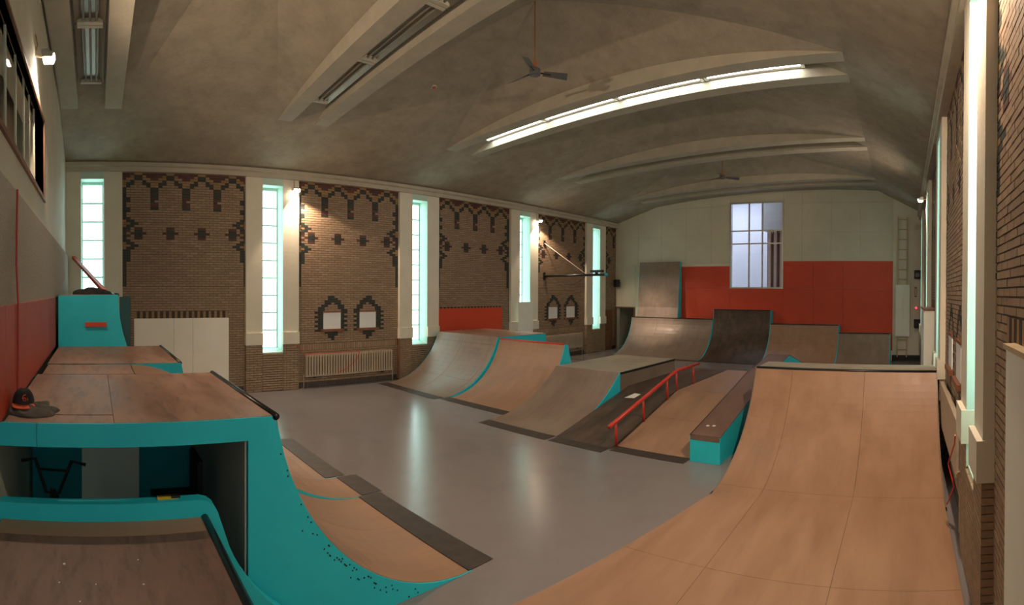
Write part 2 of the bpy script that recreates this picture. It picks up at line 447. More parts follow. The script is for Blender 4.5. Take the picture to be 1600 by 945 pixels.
for side in (-1, 1):
    for g in GROUPS:
        n += 1; slot_window(n, side, g, 9)

# ------------------------------------------------------------------ end walls
WX0, WX1, WZ0, WZ1 = -7.30, -4.97, 2.85, 6.47
mb = MB()
mb.box((XL - 0.4, YF, 0), (-12.92, YF + 0.3, 8.4)).box((-11.97, YF, 0), (WX0, YF + 0.3, 8.4)).box((-12.92, YF, 1.93), (-11.97, YF + 0.3, 8.4)).box((WX1, YF, 0), (XR + 0.4, YF + 0.3, 8.4)).box((WX0, YF, 0), (WX1, YF + 0.3, WZ0)).box((WX0, YF, WZ1), (WX1, YF + 0.3, 8.4))
wf = struct(mb.build('wall_far', 'cream'), 'cream boarded end wall with a red lower band and an inner window')
def sheets(wall, xs, zs, m, t, skip=None):
    for a, b in zip(xs, xs[1:]):
        for c, d in zip(zs, zs[1:]):
            rects = [(a, b, c, d)]
            if skip and a < skip[1] and b > skip[0] and c < skip[3] and d > skip[2]:
                rects = []
                if a < skip[0]: rects.append((a, skip[0], c, d))
                if b > skip[1]: rects.append((skip[1], b, c, d))
                aa, bb = max(a, skip[0]), min(b, skip[1])
                if c < skip[2]: rects.append((aa, bb, c, skip[2]))
                if d > skip[3]: rects.append((aa, bb, skip[3], d))
            for (p, q, r_, s_) in rects:
                if q - p > 0.05 and s_ - r_ > 0.05:
                    MB().box((p + 0.003, YF - t - rnd.uniform(0, 0.003), r_ + 0.003), (q - 0.003, YF + 0.01, s_ - 0.003)).build('panel', m, wall)
skip = (WX0, WX1, WZ0, WZ1)
sheets(wf, [-9.68, -7.30], [0.4, 2.85, 3.80], 'red', 0.03, skip); sheets(wf, [-7.30, -4.97], [0.4, 2.85], 'red', 0.03)
sheets(wf, [-4.97, -3.72, -2.5, -0.48], [0.4, 2.85, 3.98], 'red', 0.03)
sheets(wf, [-12.95, -11.9, -10.7, -9.68], [1.96, 3.9], 'creamboard', 0.02)
sheets(wf, [-12.95, -11.75, -10.55, -9.35, -8.15, -7.30, -4.97, -4.2, -3.0, -1.8, -0.48], [3.90, 5.15, 6.35, 7.6], 'creamboard', 0.02, skip)
# inner window to the bright room behind
w_ = struct(empty('window_11', (WX0, YF, WZ0)), 'gridded interior window high in the end wall')
WW, HH = WX1 - WX0, WZ1 - WZ0
f = MB(); f.box((0, -0.05, 0), (0.06, 0.1, HH)).box((WW - 0.06, -0.05, 0), (WW, 0.1, HH)).box((0.06, -0.05, 0), (WW - 0.06, 0.1, 0.06)).box((0.06, -0.05, HH - 0.06), (WW - 0.06, 0.1, HH)); f.build('window_frame', 'alu', w_)
vx = [0.06, 0.84, 1.42, WW - 0.06]; vz = [0.06, 1.88, 2.42, HH - 0.06]
for x in vx[1:-1]: MB().box((x - 0.025, -0.03, 0.06), (x + 0.025, 0.05, HH - 0.06)).build('glazing_bar', 'alu', w_)
for z in vz[1:-1]: MB().box((0.06, -0.032, z - 0.025), (WW - 0.06, 0.052, z + 0.025)).build('glazing_bar', 'alu', w_)
for a, b in zip(vx, vx[1:]):
    for c, d in zip(vz, vz[1:]):
        MB().box((a, 0.0, c), (b, 0.008, d)).build('pane', 'clearglass', w_)
# the room seen through it
M['corridor'] = mat('corridor_white', (0.72, 0.74, 0.82), rough=0.8)
M['pinkwood'] = mat('pinkish_column', (0.55, 0.38, 0.36), (0.62, 0.45, 0.42), rough=0.7, scale=6)
mb = MB(); y0 = YF + 0.31
mb.box((-9.6, y0 + 3.6, 2.0), (-2.6, y0 + 3.7, 7.6)).box((-9.6, y0, 1.9), (-2.6, y0 + 3.6, 2.0)).box((-9.6, y0, 7.6), (-2.6, y0 + 3.7, 7.7)).box((-9.7, y0, 1.9), (-9.6, y0 + 3.7, 7.7)).box((-2.6, y0, 1.9), (-2.5, y0 + 3.7, 7.7))
struct(mb.build('wall_gallery', 'corridor'), 'white walls of the room behind the inner window')
for k, x in enumerate((-6.05, -5.78, -5.50)):
    struct(MB().box((x, y0 + 1.2, 2.0), (x + 0.13, y0 + 1.35, 5.45)).build('trim_%d' % (3 + k), 'pinkwood'), 'pinkish upright timber post behind the inner window')
struct(MB().box((-6.3, y0 + 1.0, 5.45), (-2.6, y0 + 3.6, 7.6)).build('trim_6', 'corridor'), 'white plaster bulkhead behind the inner window')
struct(MB().box((-5.25, y0 + 1.2, 2.0), (-5.20, y0 + 3.6, 5.45)).box((-4.6, y0 + 0.9, 2.0), (-4.55, y0 + 3.6, 5.45)).box((-5.20, y0 + 3.5, 2.0), (-4.6, y0 + 3.6, 5.45)).build('trim_7', 'corridor'), 'added deep recess that keeps a strip dark beside the posts behind the inner window')  # recess walls added to keep light off the strip beside the posts
struct(MB().box((-6.12, y0 + 1.36, 2.0), (-5.25, y0 + 1.42, 5.45)).build('trim_8', 'wood'), 'dark brown backing behind the pinkish posts')
l = light('gallery_daylight_offscreen', 'AREA', (-8.2, y0 + 1.2, 7.4), energy=110, color=(0.85, 0.89, 1.0), size=2.2)
# dark doorway on the end wall, brown door leaf beside it
dr = struct(empty('door_1', (-12.92, YF, 0)), 'dark doorway in the corner of the end wall')
MB().box((0.90, 0.32, 0.0), (0.94, 1.24, 1.93)).build('door_leaf', 'wood', dr)
pm = MB().box((-13.6, YF + 0.30, -0.2), (-11.3, YF + 3.4, 0.0)).box((-13.6, YF + 0.30, 2.4), (-11.3, YF + 3.4, 2.5)).box((-13.7, YF + 0.30, -0.2), (-13.6, YF + 3.4, 2.5)).box((-11.3, YF + 0.30, -0.2), (-11.2, YF + 3.4, 2.5)).box((-13.7, YF + 3.4, -0.2), (-11.2, YF + 3.5, 2.5))
struct(pm.build('wall_passage', 'cream'), 'unlit passage behind the doorway in the end wall')
fr = MB().box((-0.05, -0.05, 0), (0, 0, 1.98)).box((0.95, -0.05, 0), (1.0, 0, 1.98)).box((0, -0.05, 1.93), (0.95, 0, 1.98)); fr.build('door_frame', 'wood', dr)
dr2 = struct(empty('door_2', (XL + 0.03, 19.72, 0)), 'brown wooden door at the end of the brick wall')
MB().box((0, 0, 0), (0.05, 0.55, 1.85)).build('door_leaf', 'wood', dr2)
MB().tube([(0.05, 0.08, 0.95), (0.11, 0.08, 0.95), (0.11, 0.18, 0.95)], 0.012).build('door_handle', 'steel', dr2)

# near end wall with the gallery window
GX0, GX1, GZ0, GZ1 = -7.40, -0.9, 4.0, 5.10
mb = MB()
mb.box((XL - 0.4, YN - 0.3, 0), (GX0, YN, 8.4)).box((GX1, YN - 0.3, 0), (XR + 0.4, YN, 8.4)).box((GX0, YN - 0.3, 0), (GX1, YN, GZ0)).box((GX0, YN - 0.3, GZ1), (GX1, YN, 8.4))
wn = struct(mb.build('wall_near', 'cream'), 'cream end wall with rough stucco band and red boards')
MB().box((XL + 0.14, YN - 0.01, 2.56), (XR - 0.14, YN + 0.06, 3.55)).build('stucco_band', 'stucco', wn)['label'] = 'rough beige stucco band'
xs = [-8.66, -7.4, -6.2, -5.0, -3.8, -2.6, -1.4, 0.55]
for a, b in zip(xs, xs[1:]):
    MB().box((a + 0.003, YN - 0.01, 1.1 if a > -3.7 else 1.74), (b - 0.003, YN + 0.075, 2.56)).build('panel', 'red', wn)['label'] = 'red painted board'
w_ = struct(empty('window_12', (GX0, YN, GZ0)), 'dark gallery window strip above the stucco band')
WW = GX1 - GX0; HH = GZ1 - GZ0
MB().box((-0.05, -0.12, -0.05), (WW + 0.05, 0.03, 0.0)).box((-0.05, -0.12, HH), (WW + 0.05, 0.02, HH + 0.04)).box((-0.05, -0.12, 0), (0, 0.02, HH)).box((WW, -0.12, 0), (WW + 0.05, 0.02, HH)).build('window_frame', 'wood', w_)
for k, x in enumerate([0.55, 1.05, 1.55, 2.15, 2.75, 3.3, 3.9, 4.6, 5.3, 5.9]):
    MB().box((x - 0.011, -0.082, 0), (x + 0.011, -0.060, HH)).build('mullion', 'cream', w_)
xs = [0.0, 0.55, 1.05, 1.55, 2.15, 2.75, 3.3, 3.9, 4.6, 5.3, 5.9, WW]
for a, b in zip(xs, xs[1:]):
    MB().box((a + 0.02, -0.075, 0), (b - 0.02, -0.068, HH)).build('pane', 'clearglass', w_)
mb = MB().box((GX0 - 0.3, YN - 1.9, 3.7), (GX1 + 0.3, YN - 1.8, 5.4)).box((GX0 - 0.3, YN - 1.8, 3.6), (GX1 + 0.3, YN - 0.31, 3.7)).box((GX0 - 0.3, YN - 1.8, 5.4), (GX1 + 0.3, YN - 0.31, 5.5)).box((GX0 - 0.4, YN - 1.9, 3.6), (GX0 - 0.3, YN - 0.31, 5.5)).box((GX1 + 0.3, YN - 1.9, 3.6), (GX1 + 0.4, YN - 0.31, 5.5))
struct(mb.build('wall_booth', 'creamboard'), 'dark room behind the gallery window')
M['curtain'] = mat('beige_curtain', (0.55, 0.36, 0.26), (0.62, 0.42, 0.31), rough=0.9, scale=3)
rows = [[(-7.2 + 0.9 * j / 24, YN - 0.42 + 0.04 * math.sin(j * 1.6), z) for j in range(25)] for z in (3.75, 5.35)]
o = MB().strip(rows).build('curtain', 'curtain', None, True); o.modifiers.new('s', 'SOLIDIFY').thickness = 0.006
tag(o, 'beige curtain hanging behind the dark gallery window', 'curtain')
# red cable down the near wall
o = MB().tube([(-4.42, YN + 0.075, 3.55), (-4.40, YN + 0.072, 3.2), (-4.36, YN + 0.074, 2.9), (-4.35, YN + 0.09, 2.57), (-4.34, YN + 0.09, 2.1), (-4.30, YN + 0.09, 1.76)], 0.010, 6).build('cable', 'redgloss')
tag(o, 'thin red cable running down the stucco and red boards', 'cable')

# ------------------------------------------------------------------ ceiling
KX, KXR, KZ, KZR, SL = 2.15, 1.80, 6.495, 6.80, 0.30                # kink distance from the wall, its height, slope
xa, xb = XL + KX, XR - KXR
APEX = 5.85 + SL * (XC - XL)
def arch(x, z0, rise):
    t = (x - xa) / (xb - xa); return z0 + (KZR - KZ) * t + rise * 4 * t * (1 - t)
BE = []                                      # beam pairs (y0,y1)
for g in GROUPS: BE.append(((g - 0.63, g - 0.28), (g + 0.28, g + 0.63)))
N = 24
XS = [xa + (xb - xa) * i / N for i in range(N + 1)]
def zs(x): return min(5.85 + SL * (x - XL), 5.90 + (KZR - 5.90) / KXR * (XR - x))
c = MB()
# sloping feet along both walls
for x0, x1 in ((XL - 0.2, xa), (XR + 0.2, xb)):
    q = [(x0, YN - 0.3, zs(x0)), (x1, YN - 0.3, zs(x1)), (x1, YF + 0.3, zs(x1)), (x0, YF + 0.3, zs(x0))]
    k = len(c.v); c.v += q; c.f.append((k, k + 1, k + 2, k + 3))
ends = []
for i in range(5):
    yA = BE[i][1][1]; yB = BE[i + 1][0][0] if i < 4 else None
    if yB is None:
        break
    ym = (yA + yB) / 2; k = len(c.v); ap = (XC, ym, APEX)
    for xk in (xa, xb):                      # hip triangles, in the plane of the feet
        k = len(c.v); c.v += [(xk, yA, zs(xk)), (xk, yB, zs(xk)), ap]; c.f.append((k, k + 1, k + 2))
    for y in (yA, yB):                       # vault faces rising from the beams
        k = len(c.v); c.v += [(x, y, arch(x, KZ, 0.36)) for x in XS] + [ap]
        for j in range(N): c.f.append((k + j, k + j + 1, k + N + 1))
# behind the first and last pair
for y0, y1 in ((YN - 0.3, BE[0][0][0]), (BE[4][1][1], YF + 0.3)):
    rows = [[(x, y0, arch(x, KZ, 0.20)) for x in XS], [(x, y1, arch(x, KZ, 0.20)) for x in XS]]
    c.strip(rows)
for b0, b1 in BE:                            # trough tops between the two beams
    rows = [[(x, b0[1] - 0.02, arch(x, KZ, 0.06) + 0.24) for x in XS], [(x, b1[0] + 0.02, arch(x, KZ, 0.06) + 0.24) for x in XS]]
    c.strip(rows)
    for xk, x2 in ((xa, xa + 0.24 / SL + 0.1), (xb, xb - 0.55)):
        k = len(c.v); z0_, z2_ = zs(xk) - 0.004, arch(x2, KZ, 0.06) + 0.26
        c.v += [(xk, b0[1] - 0.02, z0_), (xk, b1[0] + 0.02, z0_), (x2, b1[0] + 0.02, z2_), (x2, b0[1] - 0.02, z2_)]; c.f.append((k, k + 1, k + 2, k + 3))
ceil = c.build('ceiling', 'plaster'); recalc(ceil); struct(ceil, 'rough plaster vaulted ceiling with hipped bays')
for b0, b1 in BE:
    for y0, y1 in (b0, b1):
        lo = [(x, arch(x, KZ, 0.06)) for x in XS]; hi = [(x, arch(x, KZ, 0.42) + 0.28) for x in reversed(XS)]
        b = recalc(MB().prism([(xa - 0.25, KZ - 0.07)] + lo + [(xb + 0.2, KZR - 0.09)] + hi, 1, y0, y1).build('beam', 'beam', ceil))
roof = struct(MB().box((XL - 0.6, YN - 0.5, 8.4), (XR + 0.6, YF + 0.5, 8.5)).build('roof', 'plaster'), 'closed roof above the vaults')

# ------------------------------------------------------------------ fluorescent rows in the troughs
def trough_row(g, lit, label):
    segs = [(-10.06, -8.02), (-8.02, -5.98), (-5.98, -3.94), (-3.94, -1.90)]
    for k, (a, b) in enumerate(segs):
        xm = (a + b) / 2; zm = arch(xm, KZ, 0.06) + 0.17
        t = thing('fluorescent_fixture', label + ', %s from the left wall' % ('first', 'second', 'third', 'fourth')[k], 'light fixture', (xm, g, zm), 0, 'lit fixtures' if lit else 'unlit fixtures')
        t.rotation_euler = (0, -math.atan2(arch(b, KZ, 0.06) - arch(a, KZ, 0.06), b - a), 0)
        hl = (b - a) / 2 - 0.01
        MB().prism([(-0.24, 0.0), (-0.13, 0.06), (0.13, 0.06), (0.24, 0.0), (0.24, 0.012), (0.14, 0.07), (-0.14, 0.07), (-0.24, 0.012)], 0, -hl, hl).build('reflector', 'reflector', t)
        for q in (-0.10, 0.0, 0.10) if not lit else (-0.11, 0.11):
            MB().tube([(-hl + 0.07, q, 0.015), (hl - 0.07, q, 0.015)], 0.019 if not lit else 0.03, 10).build('tube', 'tube' if lit else 'tubeoff', t, True)
        for e in (-1, 1):
            MB().box((e * hl - (0.07 if e > 0 else 0), -0.2, -0.02), (e * hl + (0 if e > 0 else 0.07), 0.2, 0.055)).build('end_cap', 'cream' if not lit else 'alu', t)
    return
trough_row(GROUPS[0], False, 'unlit fluorescent fixture in the trough above the gallery')
trough_row(GROUPS[1], False, 'unlit fluorescent fixture in the trough next to the lit row')
trough_row(GROUPS[2], True, 'glowing white fluorescent fixture')

# ------------------------------------------------------------------ ceiling fans, detector
def fan(y, rot, label):
    t = thing('ceiling_fan', label, 'ceiling fan', (XC, y, 6.62), R(rot))
    MB().tube([(0, 0, 0.16), (0, 0, APEX - 6.62)], 0.012, 8).build('rod', 'copper', t)
    MB().tube([(0, 0, -0.06), (0, 0, -0.05), (0, 0, 0.06), (0, 0, 0.09)], [0.06, 0.10, 0.10, 0.05], 20).build('motor', 'fangrey', t, False)
    MB().tube([(0, 0, 0.09), (0, 0, 0.17)], [0.06, 0.045], 14).build('canopy', 'copper', t)
    for k in range(3):
        a = 2 * math.pi * k / 3; ca, sa = math.cos(a), math.sin(a)
        def P(u, v, z): return (u * ca - v * sa, u * sa + v * ca, z)
        m_ = MB(); kk = 0
        top = [P(0.16, -0.055, 0.02), P(0.60, -0.085, 0.03), P(0.64, 0.06, -0.03), P(0.16, 0.055, -0.02)]
        m_.v = top + [(x, y_, z - 0.006) for x, y_, z in top]
        m_.f = [(0, 1, 2, 3), (7, 6, 5, 4), (0, 4, 5, 1), (1, 5, 6, 2), (2, 6, 7, 3), (3, 7, 4, 0)]
        b = m_.build('blade', 'fangrey', t)
        MB().tube([P(0.11, 0, 0.0), P(0.30, 0, 0.0)], 0.014, 6).build('blade_arm', 'steel', b)
fan((BE[1][1][1] + BE[2][0][0]) / 2, -62, 'three-blade ceiling fan hanging on a long rod before the lit tubes')
fan((BE[3][1][1] + BE[4][0][0]) / 2, 40, 'three-blade ceiling fan hanging near the inner window')
t = thing('smoke_detector', 'small round smoke detector on the sloped ceiling', 'smoke detector', (-8.85, 6.8, zs(-8.85) - 0.005)); t.rotation_euler = (0, -math.atan(SL), 0)
MB().tube([(0, 0, 0), (0, 0, -0.03)], 0.06, 16).build('base', 'cream', t); MB().tube([(0, 0, -0.03), (0, 0, -0.055), (0, 0, -0.06)], [0.045, 0.04, 0.02], 16).build('sensor_cap', 'copper', t)

# ------------------------------------------------------------------ flood lamps
def flood(loc, d, label, targets, power=FLOOD, seen=True):
    """d: unit direction away from the wall; a halogen box lamp on a bracket"""
    t = thing('flood_lamp', label, 'flood lamp', loc); t.rotation_euler = (0, 0, math.atan2(d[1], d[0]))
    MB().tube([(0, 0, 0.14), (0.0, 0, 0.02), (0.10, 0, 0.0)], 0.014, 6).build('bracket', 'pinewood', t)
    MB().prism([(0.08, 0.06), (0.15, 0.07), (0.24, 0.015), (0.22, -0.035), (0.09, -0.03)], 1, -0.09, 0.09).build('housing', 'alu', t)
    MB().prism([(0.10, -0.05), (0.215, -0.055), (0.245, 0.008), (0.232, 0.012), (0.21, -0.04), (0.10, -0.036)], 1, -0.085, 0.085).build('lamp_glass', 'bulb', t)
    MB().tube([(0.0, 0, 0.06), (0.03, 0.0, 0.16), (0.0, 0.01, 0.30)], 0.006, 5).build('cable', 'copper', t)
    for k, (tg, pw, an, bl) in enumerate(targets):
        o = light('flood_light' if seen else 'flood_light_offscreen', 'SPOT', (0.15, 0, -0.09), t, energy=power * pw, color=(1.0, 0.72, 0.50), spot_size=R(an), spot_blend=bl, shadow_soft_size=0.06)
        bpy.context.view_layer.update()
        mw = t.matrix_basis.inverted() @ Vector(tg)
        aim(o, mw)
    return t
flood((XL + 0.10, 5.22, 5.36), (1, 0), 'lit halogen flood lamp on the pilaster beside the double hatches', [((XL + 0.75, 5.9, 3.0), 7.0, 115, 0.25)])
flood((XL + 0.10, 14.82, 5.36), (1, 0), 'lit halogen flood lamp on the pilaster above the hoist arm', [((XL + 0.75, 15.4, 3.0), 6.0, 115, 0.25), ((-10.75, 20.0, 1.55), 20.0, 26, 1.0)])
flood((XR - 0.10, 14.9, 5.40), (-1, 0), 'lit halogen flood lamp high on the wall near the ladder', [((XR - 0.6, 15.0, 2.0), 2.0, 120, 0.4), ((XC, 14.2, 6.6), 6.0, 140, 0.8)])
flood((XR - 0.10, 4.00, 5.50), (-1, 0), 'lit halogen flood lamp on the pilaster nearest the big ramp', [((XR - 0.9, 4.4, 1.0), 5.0, 130, 0.5), ((-3.0, 7.0, 3.0), 10.0, 150, 0.8)], seen=False)
flood((-6.45, YN, 5.60), (0, 1), 'lit halogen flood lamp above the gallery window', [((-6.6, -0.3, 2.0), 3.0, 140, 0.5), ((-6.0, 12.0, 5.5), 9.0, 155, 0.7)])

# ------------------------------------------------------------------ ramps
def prof(run, h, n=18):
    r = (run * run + h * h) / (2 * h); a1 = math.atan2(run, r - h) if r != h else math.pi / 2
    return [(r * math.sin(a1 * i / n), r - r * math.cos(a1 * i / n)) for i in range(n + 1)]
def slab_sheet(pts, x0, x1, t):
    """pts: side outline (y,z) of the top; gives a closed curved sheet of thickness t between x0 and x1"""
    low = []
    for i, p in enumerate(pts):
        a = pts[max(i - 1, 0)]; b = pts[min(i + 1, len(pts) - 1)]; dx, dz = b[0] - a[0], b[1] - a[1]; L = math.hypot(dx, dz) or 1
        low.append((p[0] + dz / L * t, p[1] - dx / L * t))
    m_ = MB(); n = len(pts)
    for x in (x0, x1): m_.v += [(x, *p) for p in pts] + [(x, *p) for p in low]
    o1 = 2 * n
    for i in range(n - 1):
        m_.f += [(i, i + 1, o1 + i + 1, o1 + i), (n + i, o1 + n + i, o1 + n + i + 1, n + i + 1), (i, n + i, n + i + 1, i + 1), (o1 + i, o1 + i + 1, o1 + n + i + 1, o1 + n + i)]
    m_.f += [(0, o1, o1 + n, n), (n - 1, 2 * n - 1, o1 + 2 * n - 1, o1 + n - 1)]
    return m_
def cut(pts, s0, s1):
    """part of a polyline between arc lengths s0 and s1"""
    out = []; s = 0
    for a, b in zip(pts, pts[1:]):
        L = math.dist(a, b)
        for sv in (s0, s1):
            if s < sv < s + L:
                t = (sv - s) / L; out.append((sv, (a[0] + (b[0] - a[0]) * t, a[1] + (b[1] - a[1]) * t)))
        s += L
    s = 0; acc = [(0, pts[0])]
    for a, b in zip(pts, pts[1:]): s += math.dist(a, b); acc.append((s, b))
    out += [q for q in acc if s0 - 1e-6 <= q[0] <= s1 + 1e-6]
    out.sort(); return [p for i, (q, p) in enumerate(out) if i == 0 or q - out[i - 1][0] > 1e-4]
def length(pts): return sum(math.dist(a, b) for a, b in zip(pts, pts[1:]))
def ramp(name, label, cat, loc, rz, W, outline, deck=0.0, cols=(1.22,), rows=(2.44,), m='ply', md='plydeck', coping='steel', toe=0.28, side='teal', back=True, left=True, right=True, group=None, decksplit=None, bs=0.0):
    """local: x across (0..W), y from the toe upward, z up. outline: riding profile from toe to top."""
    t = thing(name, label, cat, loc, rz, group); T = 0.014
    def divide(total, steps):
        out = [0.0]; k = 0
        while out[-1] + steps[min(k, len(steps) - 1)] < total - 0.05: out.append(out[-1] + steps[min(k, len(steps) - 1)]); k += 1
        return out + [total]
    L = length(outline); xs = divide(W, cols); ss = divide(L, rows)
    for a, b in zip(xs, xs[1:]):
        for s0, s1 in zip(ss, ss[1:]):
            p = cut(outline, s0 + (0.002 if s0 else 0), s1 - (0.002 if s1 < L else 0))
            slab_sheet(p, a + 0.002, b - 0.002, T).build('panel', m, t, False)
    run, h = outline[-1]
    if deck:
        ds = decksplit or divide(W, (1.22,))
        for a, b in zip(ds, ds[1:]):
            MB().box((a + 0.002, run + 0.01, h - 0.018), (b - 0.002, run + deck, h)).build('deck_board', md, t)
    if coping: MB().tube([(0, run + 0.012, h - 0.008), (W, run + 0.012, h - 0.008)], 0.026, 10).build('coping', coping, t, True)
    if toe:
        MB().prism([(-toe, 0.001), (-toe, 0.004), (0.03, 0.010), (0.03, 0.001)], 0, 0.01, W - 0.01).build('toe_plate', 'toe', t)
    low = [(y + 0.002, max(z - 0.003, 0.002)) for y, z in outline]
    poly = low + ([(run + deck, h - 0.019)] if deck else [(run + 0.03, h - 0.019)]) + [(run + max(deck, 0.03) + bs, 0.002)]
    for flag, x0, x1 in ((left, -0.016, 0.0), (right, W, W + 0.016)):
        if flag: recalc(MB().prism(poly, 0, x0, x1).build('side_panel', side, t))
    yb_ = run + max(deck, 0.03)
    if back: recalc(MB().prism([(yb_, h - 0.02), (yb_ + 0.015, h - 0.02), (yb_ + bs + 0.015, 0.002), (yb_ + bs, 0.002)], 0, 0.0, W).build('back_panel', side, t))
    return t

PI = math.pi
# --- row along the near end wall (facing the hall: rz = 180 deg, local x runs to -X)
# C: quarter pipe with the open side; its right end is at X = -3.64
C = thing('quarter_pipe', 'tall turquoise quarter pipe with an open storage side and dark coping', 'ramp', (-3.64, 3.28, 0), PI)
oc = prof(1.94, 1.73); W = 2.15
for a, b in ((0.02, 1.22), (1.22, W)):
    for s0, s1 in ((0, 1.22), (1.22, length(oc))):
        slab_sheet(cut(oc, s0 + 0.002 * (s0 > 0), s1 - 0.002), a + 0.002, b - 0.002, 0.014).build('panel', 'ply', C)
MB().tube([(0, 1.95, 1.722), (W, 1.95, 1.722)], 0.028, 12).build('coping', 'steel', C, True)
MB().prism([(-0.30, 0.001), (-0.30, 0.004), (0.03, 0.012), (0.03, 0.001)], 0, 0.02, W).build('toe_plate', 'toe', C)
for a, b, y0, y1 in ((0.0, W, 1.965, 3.15), (0.25, W, 3.154, 3.94), (0.0, 0.246, 3.154, 3.94)):
    MB().box((a + 0.02, y0, 1.712), (b - 0.002, y1, 1.73)).build('deck_board', 'plydeck', C)
low = [(y + 0.002, max(z - 0.003, 0.002)) for y, z in oc]
poly = [p for p in low if p[0] <= 1.94] + [(1.96, 1.725), (2.06, 1.725), (2.06, 0.002)]
sp = recalc(MB().prism(poly, 0, 0.0, 0.018).build('side_panel', 'teal', C))
MB().box((0.0, 2.06, 0.002), (0.02, 2.17, 1.56)).build('post', 'teal', C)
MB().box((-0.002, 2.06, 1.56), (0.018, 3.70, 1.728)).build('fascia_board', 'teal', C)
MB().box((-0.002, 3.704, 1.56), (0.018, 4.02, 1.728)).build('fascia_board', 'teal', C)
MB().box((0.02, 2.175, 0.002), (W - 0.02, 2.19, 1.70)).build('partition', 'greyteal', C)
MB().box((W - 0.016, 2.2, 0.002), (W, 4.0, 1.70)).build('back_panel', 'teal', C)
mbs = MB()
for k in range(95):                          # screw heads in the side panel
    y = rnd.uniform(0.1, 2.0); r_ = (1.94 ** 2 + 1.73 ** 2) / (2 * 1.73); zt = r_ - math.sqrt(max(r_ * r_ - y * y, 0)); z = zt - rnd.choice([0.05, 0.08, 0.12, rnd.uniform(0.1, 1.2)])
    if z < 0.02: continue
    mbs.tube([(-0.003, y, z), (0.004, y, z)], 0.007, 6)
o = mbs.build('screw_heads', 'black', sp); o['kind'] = 'stuff'
# B: roll-in between the two quarter pipes
def rollin(h):
    r1, rc, a = 1.9, 1.2, R(50); p = [(r1 * math.sin(a * i / 10), r1 * (1 - math.cos(a * i / 10))) for i in range(11)]
    zl = h - rc * (1 - math.cos(a)); y1 = p[-1][0] + (zl - p[-1][1]) / math.tan(a); p.append((y1, zl)); cy, cz = y1 + rc * math.sin(a), h - rc
    return p + [(cy - rc * math.sin(a * (1 - i / 8)), cz + rc * math.cos(a * (1 - i / 8))) for i in range(1, 9)]
ramp('roll_in', 'plywood roll-in with a rounded top between two quarter pipes', 'ramp', (-5.81, 3.34, 0), PI, 0.74, rollin(1.73), deck=1.05, cols=(2,), rows=(1.3,), coping=None, back=False)
ramp('quarter_pipe', 'turquoise quarter pipe between the roll-in and the taller turquoise box', 'ramp', (-6.585, 3.18, 0), PI, 2.055, prof(2.08, 1.74), deck=1.72, cols=(1.05,), rows=(1.22,), back=False, decksplit=[0, 0.9, 2.055])
T_ = ramp('quarter_pipe', 'highest quarter pipe by the near brick bay with a red block on its turquoise side', 'ramp', (-8.68, 2.98, 0), PI, 4.14, prof(2.60, 2.61), deck=1.0, cols=(1.22,), rows=(1.4,))
MB().box((-0.06, 2.80, 2.07), (-0.016, 3.16, 2.145)).build('red_block', 'red', T_)
# D: low deck under the viewpoint
D = thing('quarter_pipe', 'low brown deck with dark coping and a turquoise kerb with rounded corner', 'ramp', (0.56, 2.05, 0), PI)
od = prof(1.29, 1.10); W = 4.05
for a in (0, 1.35, 2.7):
    slab_sheet(cut(od, 0, length(od) - 0.002), a + 0.002, a + 1.348, 0.014).build('panel', 'ply', D)
for a, b in ((0, 1.2), (1.2, 2.44), (2.44, 3.84), (3.84, 4.05)):
    MB().box((a + 0.002, 1.315, 1.085), (b - 0.002, 2.70, 1.10)).build('deck_board', 'decklow' if b < 4 else 'ply', D)
MB().tube([(0, 1.302, 1.092), (W, 1.302, 1.092)], 0.028, 12).build('coping', 'steel', D, True)
kp = [(0.45, 0.07)] + [(y - 0.085, z + 0.06) for y, z in od[7:16]] + [(1.20 + 0.14 * (1 - math.cos(a)), 1.08 + 0.14 * math.sin(a)) for a in (0.3, 0.7, 1.1, 1.5)] + [(2.72, 1.215), (2.72, 0.002), (0.45, 0.002)]
recalc(MB().prism(kp, 0, W, W + 0.10).build('kerb_board', 'teal', D))
recalc(MB().prism([(y, z - 0.004) for y, z in od] + [(2.7, 1.08), (2.7, 0.002), (0.02, 0.002)], 0, -0.016, 0).build('side_panel', 'teal', D))

fl = MB()
for k in range(16):
    x, y, r_ = rnd.uniform(2.0, 3.7), rnd.uniform(1.4, 2.4), rnd.uniform(0.004, 0.010); fl.tube([(x, y, 1.1), (x, y, 1.1015)], r_, 7)
o = fl.build('paint_flecks', 'sticker', D); o['kind'] = 'stuff'
# --- mid row, toes around Y = 7.4 .. 8.3
ramp('quarter_pipe', 'wide quarter pipe against the brick wall beside the radiator', 'ramp', (-12.66, 8.02, 0), 0, 2.62, prof(1.92, 1.41), deck=2.05, cols=(1.22, 1.22), rows=(1.1, 1.22), m='plygrey', coping=None)
ramp('quarter_pipe', 'narrow-topped quarter pipe with a red coping and turquoise ends', 'ramp', (-9.98, 8.18, 0), 0, 2.23, prof(1.80, 1.38), deck=0.12, cols=(2.5,), rows=(4,), m='ply', coping='redgloss', back=True, bs=0.42)
M3 = ramp('quarter_pipe', 'low wide quarter pipe with a pale flat table behind', 'ramp', (-7.71, 7.36, 0), 0, 1.77, prof(2.25, 0.90), deck=2.75, cols=(2.44,), rows=(4,), m='plygrey', md='plypale', coping=None, left=False, decksplit=[0, 1.77])
# angle iron along the table edge and its pale side
MB().box((1.789, 2.27, 0.86), (1.815, 5.0, 0.905)).build('steel_edge', 'steel', M3)['label'] = 'black angle iron'
MB().box((1.791, 2.27, 0.002), (1.805, 5.0, 0.855)).build('table_side', 'plygrey', M3)['label'] = 'grey brown side board'
